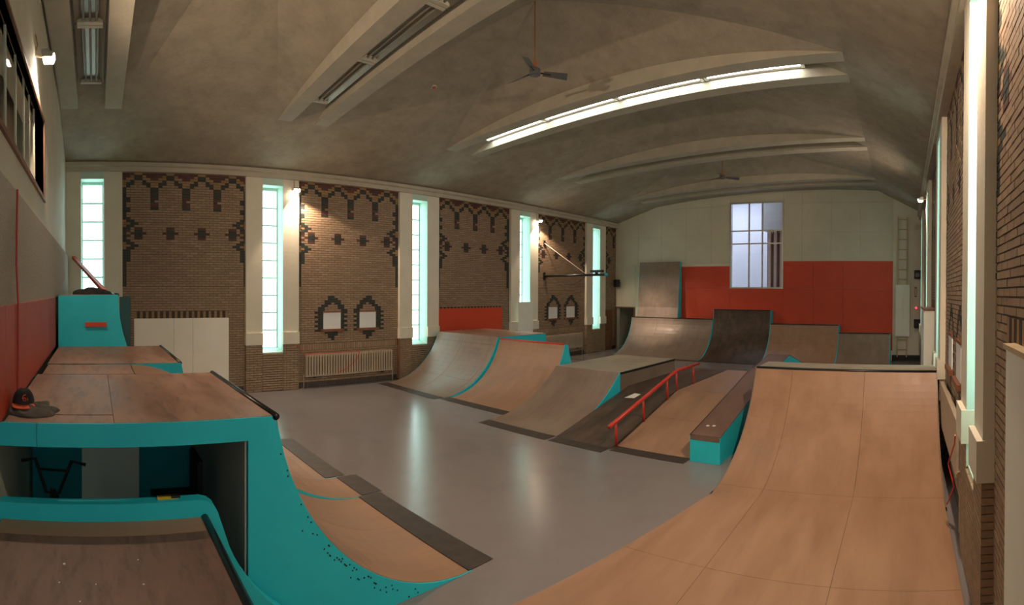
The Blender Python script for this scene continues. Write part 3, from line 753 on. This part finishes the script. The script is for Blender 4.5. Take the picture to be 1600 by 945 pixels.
# bank with two lanes and a flat top
def bank(name, label, x0, W, ytoe, yb, m, back):
    h = 0.57; pts = [(0, 0.003), (yb - ytoe, h), (yb - ytoe + back, h)]
    return ramp(name, label, 'ramp', (x0, ytoe, 0), 0, W, pts, cols=(4,), rows=(math.hypot(yb - ytoe, h) * 0.5, math.hypot(yb - ytoe, h) * 0.5, 1.6), m=m, coping=None, toe=0.24, back=True, side='plydark')
bank('bank_ramp', 'dark stained bank ramp to the left of the red handrail', -5.885, 1.15, 7.34, 9.95, 'plydark', 3.2)
bank('bank_ramp', 'light brown bank ramp between the red handrail and the sloping ledge', -4.70, 1.39, 7.52, 9.98, 'ply', 3.2)
# sloping ledge (hubba)
L_ = thing('ledge', 'long sloping ledge with brown top and turquoise front and side', 'ledge', (-3.285, 7.45, 0))
top = [(0, 0.43), (3.05, 1.00), (4.8, 1.17), (6.4, 0.78), (7.6, 0.50)]
recalc(MB().prism([(0, 0.002)] + [(y, z - 0.02) for y, z in top] + [(7.6, 0.002)], 0, 0.0, 0.51).build('body', 'teal', L_))
for (a, b) in zip(top, top[1:]):
    slab_sheet([(a[0] + 0.002, a[1]), (b[0] - 0.002, b[1])], 0.012, 0.51, 0.018).build('top_board', 'ledgetop', L_)
    MB().tube([(0.008, a[0], a[1] - 0.008), (0.008, b[0], b[1] - 0.008)], 0.012, 6).build('edge_iron', 'steel', L_)
MB().box((0.012, -0.006, 0.35), (0.50, 0.0, 0.412)).build('front_strip', 'ledgetop', L_)
for k, (x, y) in enumerate(((0.14, 0.32), (0.24, 0.34))):
    z = 0.43 + y * 0.187
    o = MB(); o.v = [(x, y, z + 0.003), (x + 0.05, y, z + 0.003), (x + 0.05, y + 0.05, z + 0.0125), (x, y + 0.05, z + 0.0125)]; o.f = [(0, 1, 2, 3)]
    o = o.build('sticker', 'sticker', L_); o.modifiers.new('s', 'SOLIDIFY').thickness = 0.001
o = MB(); o.v = [(-5.62, 9.30, 0.438), (-5.40, 9.34, 0.446), (-5.36, 9.56, 0.494), (-5.52, 9.58, 0.498)]; o.f = [(0, 1, 2, 3)]
o = o.build('sticker', 'sticker'); o.modifiers.new('s', 'SOLIDIFY').thickness = 0.001
tag(o, 'torn white sticker on the dark bank ramp', 'sticker')
# red grind rail on posts
G = thing('grind_rail', 'red kinked grind rail on five posts over the bank ramp', 'rail', (-4.70, 7.42, 0))
def bz(y): return 0.003 + max(0, min(1, (y - 7.52) / 2.46)) * 0.567
rp = [(0, -0.13, 0.39), (0, 2.60, 1.0), (0, 3.70, 1.0)]
MB().tube([rp[0], (0, 2.3, 0.955), (0, 2.42, 0.98), (0, 2.56, 1.0), rp[2]], 0.034, 12).build('rail', 'redgloss', G, True)
for y in (0.08, 1.05, 2.05, 2.50, 3.40):
    z1 = 0.38 + (y + 0.13) * 0.2325 if y < 2.45 else 0.99
    p = MB().tube([(0, y + 0.03, bz(7.42 + y + 0.03) + 0.004), (0, y, z1)], 0.022, 8).build('post', 'redgloss', G, True)

# --- row at the far end wall
def far(label, x0, x1, h, run, m, toey=18.45):
    return ramp('quarter_pipe', label, 'ramp', (x0, toey, 0), 0, x1 - x0, prof(run, h), deck=YF - 0.06 - toey - run, cols=(1.3,), rows=(1.6,), m=m, coping='steel', toe=0.2)
F1 = far('quarter pipe under the tall leaning extension at the end wall', -11.80, -7.90, 1.55, 1.72, 'plygrey')
ext = slab_sheet([(1.74, 1.56), (1.82, 2.0), (1.99, 4.02)], 0.25, 2.25, 0.018).build('extension', 'plygrey', F1); ext['label'] = 'tall leaning extension board'
for x in (0.232, 2.25): recalc(MB().prism([(1.755, 1.56), (1.835, 2.0), (2.0, 4.0), (2.13, 4.0), (2.13, 1.56)], 0, x, x + 0.018).build('extension_side', 'teal', F1))
far('steep dark quarter pipe rising above its neighbours at the end wall', -7.86, -5.40, 1.96, 1.78, 'plydark')
far('mid-height quarter pipe with scuffed top below the red boards', -5.36, -2.60, 1.42, 1.70, 'ply')
far('lowest quarter pipe at the end wall beside the ladder', -2.56, -0.56, 1.12, 1.55, 'plygrey')

# --- big ramp by the right wall, rising away from the viewpoint
BR = ramp('quarter_pipe', 'big tan quarter pipe beside the right brick wall with a long flat run-up', 'ramp', (-2.49, 6.32, 0), 0, 3.02, prof(2.15, 1.40, 24), deck=0.75, cols=(0.63, 1.21, 1.21), rows=(0.35, 3), m='ply', md='plypale', toe=0, side='plygrey', decksplit=[0, 3.02])
xs = [0.0, 0.63, 1.84, 3.02]
for a, b in zip(xs, xs[1:]):
    for y0, y1 in ((-1.72, 0.0), (-3.9, -1.72)):
        e0 = 0.16 * y0 if a == 0 else 0; e1 = 0.16 * y1 if a == 0 else 0; zb = 0.001
        MB().prism([(a + 0.002 + e0, y0 + 0.002), (b - 0.002, y0 + 0.002), (b - 0.002, y1 - 0.002), (a + 0.002 + e1, y1 - 0.002)], 2, 0.001, 0.014).build('flat_board', 'ply', BR)

# ------------------------------------------------------------------ boards on the long walls
def niche_board(side, i, splits, z0, z1, m, label, t=0.05, lip=False):
    xw = XL if side < 0 else XR; s = 1 if side < 0 else -1
    th = thing('wall_board', label, 'board', (xw + s * 0.012, 0, 0))
    for a, b in zip(splits, splits[1:]):
        x0, x1 = sorted((0.0, s * t))
        MB().box((x0, a + 0.003, z0), (x1, b - 0.003, z1)).build('panel', m, th)
    if lip:
        x0, x1 = sorted((0.0, s * (t + 0.02)))
        MB().box((x0, splits[0], z1), (x1, splits[-1], z1 + 0.03)).build('top_strip', 'pinewood', th)
    return th
niche_board(-1, 0, [0.96, 1.98, 2.47, 3.42], 0.02, 1.97, 'white', 'white sheet boards covering the niche in the near brick bay')
niche_board(-1, 2, [10.14, 13.04], 0.9, 2.10, 'red', 'red board covering the niche behind the wall quarter pipe', lip=False)
niche_board(1, 0, [0.96, 2.1, 3.14], 0.02, 2.34, 'white', 'white boarding on the right wall beside the nearest pilaster', t=0.06, lip=True)
t = thing('cabinet', 'white tall cabinet standing against the right wall past the big ramp', 'cabinet', (0.41, 10.5, 0))
MB().box((0, 0, 0.0), (0.25, 2.2, 2.33)).build('body', 'white', t); MB().box((-0.012, -0.01, 2.33), (0.25, 2.21, 2.36)).build('top', 'wood', t); MB().box((-0.014, 0.03, 0.05), (0, 1.08, 2.3)).build('door', 'white', t)
# hatches
def hatch(side, y, label):
    xw = XL if side < 0 else XR; s = 1 if side < 0 else -1
    t = thing('wall_hatch', label, 'hatch', (xw + s * 0.005, y, 1.60), 0, None)
    x0, x1 = sorted((0, s * 0.02)); MB().box((x0, -0.27, 0.0), (x1, 0.27, 0.46)).build('cover', 'offwhite', t)
    x0, x1 = sorted((0, s * 0.03)); MB().box((x0, -0.29, 0.46), (x1, 0.29, 0.50)).build('head_tile', 'wood', t)
    x0, x1 = sorted((-s * 0.0, s * 0.07)); MB().box((x0, -0.36, -0.075), (x1, 0.36, -0.005)).build('sill_tile', 'wood', t)
m1, m3 = 7.0, 11.77 + 4.78 - 0.0
for side, nm in ((-1, 'left'), (1, 'right')):
    for i in (1, 3):
        a, b = PANELS[i]; mid = (a + b) / 2
        for k, dy in enumerate((-0.59, 0.57)):
            who = ('over the radiator' if side < 0 and i == 1 else 'under the hoist' if side < 0 else 'beside the big ramp' if i == 1 else 'past the cabinet')
            hatch(side, mid + dy, 'white hatch in pointed dark brick frame %s, %s' % (who, 'nearer the gallery' if k == 0 else 'nearer the ladder wall'))
# radiators
def radiator(loc, rz, L, H, nf, label):
    t = thing('radiator', label, 'radiator', loc, rz)
    MB().box((0, 0.03, H - 0.05), (L, 0.12, H)).build('top_header', 'rad', t); MB().box((0, 0.03, 0), (L, 0.12, 0.05)).build('bottom_header', 'rad', t)
    me = None
    for k in range(nf):
        x = L * (k + 0.5) / nf
        if me is None:
            o = MB().box((-0.026, 0.02, 0.03), (0.026, 0.135, H + 0.012)).build('fin', 'rad', t); me = o.data
        else:
            o = bpy.data.objects.new('fin', me); col.objects.link(o); o.parent = t
        o.location = (x, 0, 0)
    for x in (-0.03, L + 0.03):
        MB().tube([(x, 0.07, -loc[2] + 0.005), (x, 0.07, 0.05), (x + (0.04 if x < 0 else -0.04), 0.07, 0.05)], 0.014, 8).build('pipe', 'rad', t, True)
    for x in (0.3, L - 0.3): MB().box((x - 0.03, 0.0, -0.04), (x + 0.03, 0.1, 0.0)).build('bracket', 'steel', t)
    return t
# local y points away from the wall: left wall needs +X -> rz=-90deg
radiator((XL + 0.045, 8.34, 0.32), -PI / 2, 2.80, 0.60, 34, 'beige column radiator under the two hatches on the left wall')
radiator((XL + 0.045, 17.80, 0.32), -PI / 2, 2.76, 0.60, 34, 'beige column radiator on the brick wall below the steel hoist arm')
rt_ = thing('radiator', 'flat beige panel radiator low on the right wall', 'radiator', (XR - 0.03, 5.7, 0.62))
MB().box((-0.085, 0, 0), (-0.055, 2.55, 0.62)).build('panel', 'rad', rt_); MB().box((-0.09, 0, 0.62), (-0.02, 2.55, 0.65)).build('top_grille', 'rad', rt_)
for z in (0.06, 0.25, 0.48): MB().tube([(-0.03, 0.02, z), (-0.03, 2.5, z)], 0.014, 8).build('pipe', 'rad', rt_)
MB().tube([(-0.03, 0.03, -0.615), (-0.03, 0.03, 0.5)], 0.018, 8).build('pipe', 'rad', rt_); MB().tube([(-0.05, -0.05, 0.06), (-0.05, 0.03, 0.06)], [0.03, 0.02], 8).build('valve', 'pinewood', rt_)
o = MB().tube([(0.545, 5.42, 1.18), (0.55, 5.55, 1.05), (0.50, 5.72, 0.78), (0.56, 5.66, 0.55), (0.52, 5.72, 0.40), (0.50, 5.85, 0.28)], 0.008, 6).build('cable', 'redgloss')
tag(o, 'red cable hanging by the panel radiator valve', 'cable')
o = MB().tube([(XL + 0.125, 5.30, 1.20), (XL + 0.14, 5.55, 0.945), (XL + 0.14, 6.6, 0.942), (XL + 0.14, 7.15, 0.942), (XL + 0.185, 7.22, 0.935), (XL + 0.19, 7.1, 0.72), (XL + 0.19, 6.8, 0.48), (XL + 0.19, 6.5, 0.38)], 0.008, 6).build('cable', 'redgloss')
tag(o, 'red cable looped over the column radiator', 'cable')
o = MB().tube([(XL + 0.15, 8.58, 0.0), (XL + 0.15, 8.58, 1.22)], 0.03, 10).build('pipe', 'wood'); tag(o, 'rusty brown heating pipe beside the pilaster by the radiator', 'pipe')

# wall arm (swinging hoist arm)
A = thing('wall_hoist', 'black horizontal steel hoist arm stayed to the brick wall by a thin rod', 'hoist', (XL + 0.012, 15.4, 3.27))
MB().tube([(0, 0, 0), (2.85, 0, 0.02)], 0.045, 10).build('beam', 'steel', A, True)
MB().tube([(0, 0, 1.30), (2.0, 0, 0.06)], 0.012, 6).build('stay_rod', 'rad', A)
MB().box((0, -0.06, -0.15), (0.03, 0.06, 0.15)).build('wall_plate', 'steel', A); MB().box((0, -0.05, 1.2), (0.03, 0.05, 1.4)).build('wall_plate', 'steel', A)
MB().box((2.25, -0.08, 0.10), (2.75, 0.08, 0.19)).build('clamp', 'black', A); MB().box((2.44, -0.04, 0.02), (2.52, 0.04, 0.11)).build('clamp_neck', 'black', A)
MB().tube([(2.85, 0, 0.02), (2.95, 0, 0.02)], 0.05, 10).build('end_plug', 'teal', A)
MB().tube([(0.1, 0, -0.05)] + [(0.1 + 1.9 * i / 10, 0.0, -0.05 - 0.35 * math.sin(PI * i / 10)) for i in range(1, 11)], 0.008, 5).build('cable', 'black', A)

# ladder and things on the far wall, right end
Ld = thing('ladder', 'wooden ladder fixed upright on the end wall', 'ladder', (-0.31, YF - 0.09, 0.15))
for x in (0.0, 0.37): MB().box((x, 0, 0), (x + 0.045, 0.07, 5.6)).build('stile', 'pinewood', Ld)
for k in range(14): MB().tube([(0.04, 0.035, 0.3 + 0.4 * k), (0.375, 0.035, 0.3 + 0.4 * k)], 0.018, 8).build('rung', 'pinewood', Ld)
bd = thing('cover_board', 'white board strapped over the lower ladder', 'board', (-0.36, YF - 0.125, 0.98))
MB().box((0, 0, 0), (0.28, 0.025, 2.06)).build('panel', 'white', bd); MB().box((0.285, 0, 0), (0.56, 0.025, 2.06)).build('panel', 'white', bd)
def speaker(loc, rz, label):
    t = thing('loudspeaker', label, 'speaker', loc, rz)
    o = MB().box((-0.13, -0.20, -0.17), (0.13, 0, 0.17)).build('housing', 'black', t); d = o.modifiers.new('b', 'BEVEL'); d.width = 0.03; d.segments = 2
    MB().tube([(0, -0.205, -0.03), (0, -0.20, -0.03)], 0.09, 20).build('cone', 'steel', t); MB().box((-0.02, 0, -0.05), (0.02, 0.06, 0.05)).build('bracket', 'steel', t)
speaker((0.50, YF - 0.07, 3.45), 0, 'black wall loudspeaker above the red signal lamp by the ladder')
speaker((0.50, YF - 0.07, 1.50), 0, 'black wall loudspeaker below the red signal lamp by the ladder')
speaker((XL + 0.25, YF - 0.12, 3.08), R(-30), 'black loudspeaker in the corner by the dark doorway')
t = thing('signal_lamp', 'small glowing red signal lamp on the end wall', 'lamp', (0.46, YF - 0.02, 2.12)); MB().box((-0.06, -0.03, -0.05), (0.06, 0.02, 0.05)).build('housing', 'black', t); MB().tube([(0, -0.03, 0), (0, -0.06, 0)], [0.045, 0.03], 12).build('lens', 'redled', t)
t = thing('wall_switch', 'slim brown switch box on the end wall above the red lamp', 'switch', (0.44, YF - 0.02, 2.55)); MB().box((-0.04, -0.03, 0), (0.04, 0.02, 0.40)).build('box', 'wood', t); MB().box((-0.02, -0.035, 0.05), (0.02, -0.03, 0.35)).build('cover', 'cream', t)
box('baseboard_far', (-0.5, YF - 0.03, 0), (XR, YF, 0.22), 'black'); struct(bpy.data.objects['baseboard_far'], 'black skirting below the ladder')
# pale board in front of the fourth left window
o = box('leaning_board', (XL + 0.165, 13.75, 0.0), (XL + 0.195, 14.55, 2.28), 'white'); tag(o, 'pale board standing before the window beside the red niche board', 'board')
o = box('wall_ride_board', (XL + 0.12, 0.60, 0.9), (XL + 0.15, 0.86, 2.52), 'tealdark'); tag(o, 'dark teal upright board by the white niche boards', 'board')

# ------------------------------------------------------------------ small things on the near decks
JX, JY = -3.98, -0.50
# cap on a heap of clothes (deck C, z = 1.73)
def blob(name, loc, sx, sy, sz, m, seed, n=22, amp=0.3):
    r2 = random.Random(seed); ph = [(r2.uniform(0, 6.3), r2.randint(2, 7), r2.uniform(0.3, 1)) for _ in range(7)]
    v, f = [], []
    for i in range(n // 2 + 1):
        e = (PI / 2) * i / (n // 2)
        for j in range(n):
            a = 2 * PI * j / n
            k = 1 + amp * sum(q[2] * math.sin(q[1] * a + q[0] + 3 * e) for q in ph) / 4
            z = math.sin(e) * (1 + amp * sum(q[2] * math.cos((q[1] + 1) * a + q[0] * 2 + 5 * e) for q in ph) / 3)
            v.append((sx * k * math.cos(e) * math.cos(a), sy * k * math.cos(e) * math.sin(a), max(0, sz * z)))
    for i in range(n // 2):
        for j in range(n): f.append((i * n + j, i * n + (j + 1) % n, (i + 1) * n + (j + 1) % n, (i + 1) * n + j))
    mb = MB(); mb.v, mb.f = v, f; o = mb.build(name, m, None, True); o.location = loc; return o
o = blob('jacket', (JX, JY, 1.731), 0.20, 0.21, 0.06, 'greycloth', 3, 28, 0.35); tag(o, 'crumpled grey garment lying under the cap on the deck', 'garment')
cap = thing('baseball_cap', 'black baseball cap with orange brim and orange emblem', 'cap', (JX - 0.03, JY - 0.07, 1.785), R(8))
n = 20; mb = MB()
for i in range(9):
    e = PI / 2 * i / 8
    for j in range(n):
        a = 2 * PI * j / n; mb.v.append((0.10 * math.cos(e) ** 0.8 * math.cos(a), 0.088 * math.cos(e) ** 0.8 * math.sin(a), 0.125 * math.sin(e)))
for i in range(8):
    for j in range(n): mb.f.append((i * n + j, i * n + (j + 1) % n, (i + 1) * n + (j + 1) % n, (i + 1) * n + j))
mb.build('crown', 'blackcloth', cap, True)
br = MB(); br.v = [(0.07 * math.cos(a) + 0.02, 0.088 * math.sin(a), 0.012) for a in [R(-80 + 20 * k) for k in range(9)]] + [(0.02 + 0.155 * math.cos(a) ** 0.6 if math.cos(a) > 0 else 0.02, 0.092 * math.sin(a), 0.0) for a in [R(-80 + 20 * k) for k in range(9)]]
br.f = [(k, k + 9, k + 10, k + 1) for k in range(8)]
o = br.build('brim', 'orange', cap); o.modifiers.new('s', 'SOLIDIFY').thickness = 0.006
em = MB(); em.tube([(0.093 - 0.02 * abs(z - 0.055) * 3, y, z) for y, z in ((0.02, 0.088), (0.0, 0.082), (-0.008, 0.06), (0.0, 0.043), (0.014, 0.042), (0.02, 0.052), (0.012, 0.062), (-0.004, 0.058))], 0.004, 6)
em.tube([(0.088, y, z) for y, z in ((0.034, 0.066), (0.028, 0.058), (0.036, 0.05), (0.028, 0.043))], 0.003, 6); em.build('emblem', 'orange', cap)
MB().tube([(0, 0, 0.123), (0, 0, 0.132)], [0.012, 0.006], 8).build('button', 'orange', cap)
o = blob('clothes_pile', (-8.98, -0.06, 2.610), 0.15, 0.34, 0.10, 'blackcloth', 9, 26, 0.4); tag(o, 'dark heap of clothes on top of the highest quarter pipe', 'clothes')
o = MB().tube([(-12.75, -0.55, 3.50), (-9.35, 0.16, 2.66)], 0.05, 4).build('handrail', 'red'); tag(o, 'red wooden bar slanting down to the heap of dark clothes', 'bar')
# yellow knife on the kerb
k = thing('utility_knife', 'yellow and black utility knife lying on the turquoise kerb', 'knife', (-3.555, 0.50, 1.216), R(90))
MB().prism([(-0.075, 0.0), (0.05, 0.0), (0.075, 0.006), (0.05, 0.02), (-0.075, 0.02)], 1, -0.016, 0.016).build('handle', 'yellow', k); MB().box((0.02, -0.017, 0.008), (0.085, 0.017, 0.024)).build('slider', 'black', k); MB().box((-0.07, -0.006, 0.02), (0.02, 0.006, 0.023)).build('slot', 'black', k)
# storage under the open deck
o = box('storage_board', (-5.05, -0.14, 0.0), (-5.02, 0.42, 1.55), 'white'); tag(o, 'pale board standing in the storage space under the deck', 'board')
bk = thing('bicycle', 'black small-wheeled bicycle stored upright under the deck', 'bicycle', (-4.62, -0.40, 0.0), R(172))
def ring(r, c, n=24): return [(c[0] + r * math.cos(2 * PI * i / n), c[1], c[2] + r * math.sin(2 * PI * i / n)) for i in range(n + 1)]
for c in ((-0.02, 0.0, 0.27),):
    wv = MB().tube(ring(0.24, c), 0.028, 8, False).build('wheel', 'black', bk, True); MB().tube([(c[0], -0.05, c[2]), (c[0], 0.05, c[2])], 0.03, 8).build('hub', 'steel', wv)
MB().tube([(-0.02, -0.05, 0.27), (0.0, -0.05, 0.62), (0.02, 0, 0.66)], 0.018, 8).tube([(-0.02, 0.05, 0.27), (0.0, 0.05, 0.62), (0.02, 0, 0.66)], 0.018, 8).build('fork', 'black', bk, True)
MB().tube([(0.02, 0, 0.62), (0.05, 0, 0.80)], 0.024, 8).build('head_tube', 'black', bk)
MB().tube([(0.06, -0.30, 1.10), (0.05, -0.17, 1.13), (0.03, -0.06, 0.84), (0.03, 0.06, 0.84), (0.05, 0.17, 1.13), (0.06, 0.30, 1.10)], 0.016, 8).tube([(0.045, -0.14, 1.04), (0.045, 0.14, 1.04)], 0.012, 6).build('handlebar', 'black', bk, True)
MB().tube([(0.03, 0, 0.74), (0.04, 0, 0.87)], 0.028, 8).build('stem', 'steel', bk)
MB().tube([(0.04, 0, 0.76), (0.30, 0.02, 0.70), (0.32, 0.02, 0.32), (0.04, 0, 0.64)], 0.02, 8).build('frame', 'black', bk, True)
ch = thing('chair', 'dark chair stored under the deck beside the partition', 'chair', (-4.7, 0.72, 0.0), R(0))
MB().box((-0.2, -0.2, 0.72), (0.2, 0.2, 0.77)).build('seat', 'black', ch); MB().box((-0.2, 0.18, 0.77), (0.2, 0.23, 1.14)).build('backrest', 'black', ch)
for x in (-0.17, 0.17):
    for y in (-0.17, 0.17): MB().tube([(x, y, 0), (x, y, 0.72)], 0.018, 6).build('leg', 'steel', ch)
